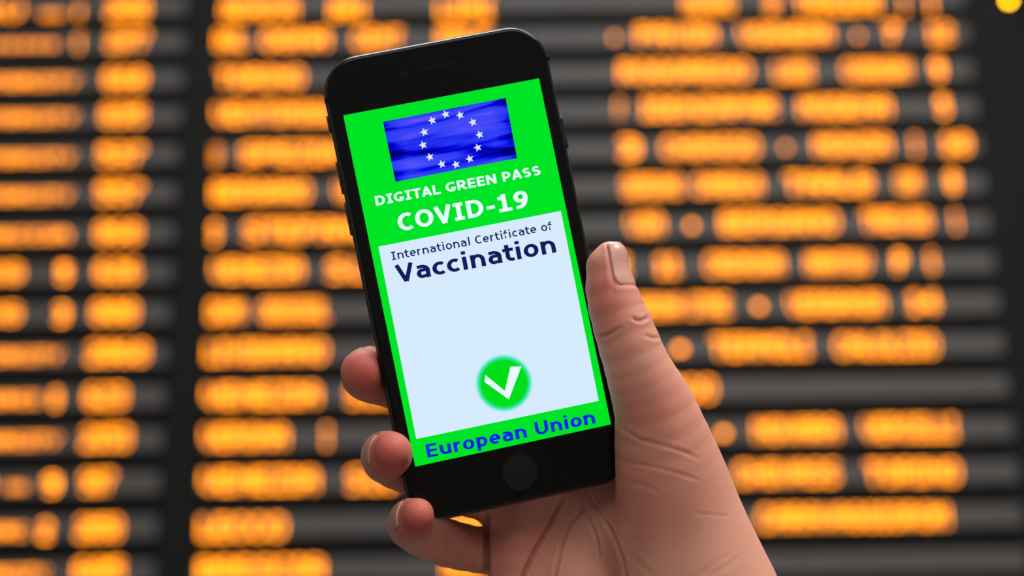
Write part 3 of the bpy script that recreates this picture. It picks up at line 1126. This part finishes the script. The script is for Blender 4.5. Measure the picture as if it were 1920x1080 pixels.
# colour of the skin: redder finger tips and pads, paler palm
red = np.zeros(N)
for (x, y, d), r, amt in [((682, 703, 414), 13, 1.0), ((733, 860, 410), 12, 1.0), ((780, 982, 410), 11, 1.0), ((1118, 560, 412), 15, 0.65), ((1128, 520, 412), 10, 0.3),
                          ((1175, 900, 412), 24, 0.42), ((1225, 780, 406), 15, 0.42), ((1160, 600, 408), 16, 0.3), ((960, 1000, 438), 18, 0.55), ((870, 1030, 434), 16, 0.5), ((1060, 1040, 436), 20, 0.15)]:
    dist = np.linalg.norm(co - P(x, y, d), axis=1)
    red = np.maximum(red, amt * np.exp(-(dist / r) ** 2))
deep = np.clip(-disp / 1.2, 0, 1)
hand_origin = cam2world(P(*WRIST[:3]) / 1000)
wco = cam2world(co / 1000) - hand_origin
hand_me.vertices.foreach_set('co', wco.astype(np.float32).ravel())
at = hand_me.attributes.new('blush', 'FLOAT', 'POINT')
at.data.foreach_set('value', red.astype(np.float32))
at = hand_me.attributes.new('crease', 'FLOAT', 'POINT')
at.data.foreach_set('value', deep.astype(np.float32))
hand_me.update()

ms, n, l = new_mat('skin')
b = n['Principled BSDF']
tc = n.new('ShaderNodeTexCoord')
n1 = n.new('ShaderNodeTexNoise'); n1.inputs['Scale'].default_value = 85; n1.inputs['Detail'].default_value = 4
n2 = n.new('ShaderNodeTexNoise'); n2.inputs['Scale'].default_value = 1500; n2.inputs['Detail'].default_value = 3
vo = n.new('ShaderNodeTexVoronoi'); vo.inputs['Scale'].default_value = 2400
for q in (n1, n2, vo):
    l.new(tc.outputs['Object'], q.inputs['Vector'])
mx = n.new('ShaderNodeMix'); mx.data_type = 'RGBA'
mx.inputs[6].default_value = (0.53, 0.250, 0.175, 1)
mx.inputs[7].default_value = (0.60, 0.298, 0.212, 1)
l.new(n1.outputs['Fac'], mx.inputs[0])
a1 = n.new('ShaderNodeAttribute'); a1.attribute_name = 'blush'
mx2 = n.new('ShaderNodeMix'); mx2.data_type = 'RGBA'
mx2.inputs[7].default_value = (0.47, 0.085, 0.07, 1)
l.new(a1.outputs['Fac'], mx2.inputs[0])
l.new(mx.outputs[2], mx2.inputs[6])
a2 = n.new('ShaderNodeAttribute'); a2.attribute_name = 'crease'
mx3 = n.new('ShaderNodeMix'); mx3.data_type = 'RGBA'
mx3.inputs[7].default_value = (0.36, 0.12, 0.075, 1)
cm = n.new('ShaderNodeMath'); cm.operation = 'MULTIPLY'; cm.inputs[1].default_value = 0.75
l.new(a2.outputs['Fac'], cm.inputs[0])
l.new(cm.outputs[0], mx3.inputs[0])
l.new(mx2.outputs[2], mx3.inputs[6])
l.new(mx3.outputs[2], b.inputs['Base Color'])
b.inputs['Roughness'].default_value = 0.56
b.inputs['Specular IOR Level'].default_value = 0.28
b.inputs['Subsurface Weight'].default_value = 0.25
b.inputs['Subsurface Radius'].default_value = (1.0, 0.35, 0.2)
b.inputs['Subsurface Scale'].default_value = 0.0025
bp = n.new('ShaderNodeBump'); bp.inputs['Strength'].default_value = 0.22; bp.inputs['Distance'].default_value = 0.0002
adn = n.new('ShaderNodeMath'); adn.operation = 'ADD'
l.new(n2.outputs['Fac'], adn.inputs[0])
l.new(vo.outputs['Distance'], adn.inputs[1])
l.new(adn.outputs[0], bp.inputs['Height'])
l.new(bp.outputs[0], b.inputs['Normal'])

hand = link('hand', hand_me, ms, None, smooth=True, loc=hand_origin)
tag(hand, 'bare right hand gripping the phone, fingertips round one edge and thumb along the other', 'hand')
mat_nail = principled('fingernail', (0.52, 0.26, 0.21), 0.32, spec=0.5, noise=0.06, nscale=300)
for pts, inner, nu, nv in nail_meshes:
    v = np.concatenate([pts, inner])
    v = cam2world(v / 1000) - hand_origin
    n0 = len(pts)
    f = []
    for i in range(nu):
        for j in range(nv):
            q = [i * (nv + 1) + j, i * (nv + 1) + j + 1, (i + 1) * (nv + 1) + j + 1, (i + 1) * (nv + 1) + j]
            f.append(q)
            f.append([n0 + k for k in q[::-1]])
    ring = [j for j in range(nv + 1)] + [i * (nv + 1) + nv for i in range(1, nu + 1)] + [nu * (nv + 1) + j for j in range(nv - 1, -1, -1)] + [i * (nv + 1) for i in range(nu - 1, 0, -1)]
    for i in range(len(ring)):
        a, c = ring[i], ring[(i + 1) % len(ring)]
        f.append([c, a, n0 + a, n0 + c])
    me = pydata('fingernail', v, f)
    bm = bmesh.new()
    bm.from_mesh(me)
    bmesh.ops.recalc_face_normals(bm, faces=bm.faces)
    bm.to_mesh(me)
    bm.free()
    ob = link('fingernail', me, mat_nail, hand, smooth=True)
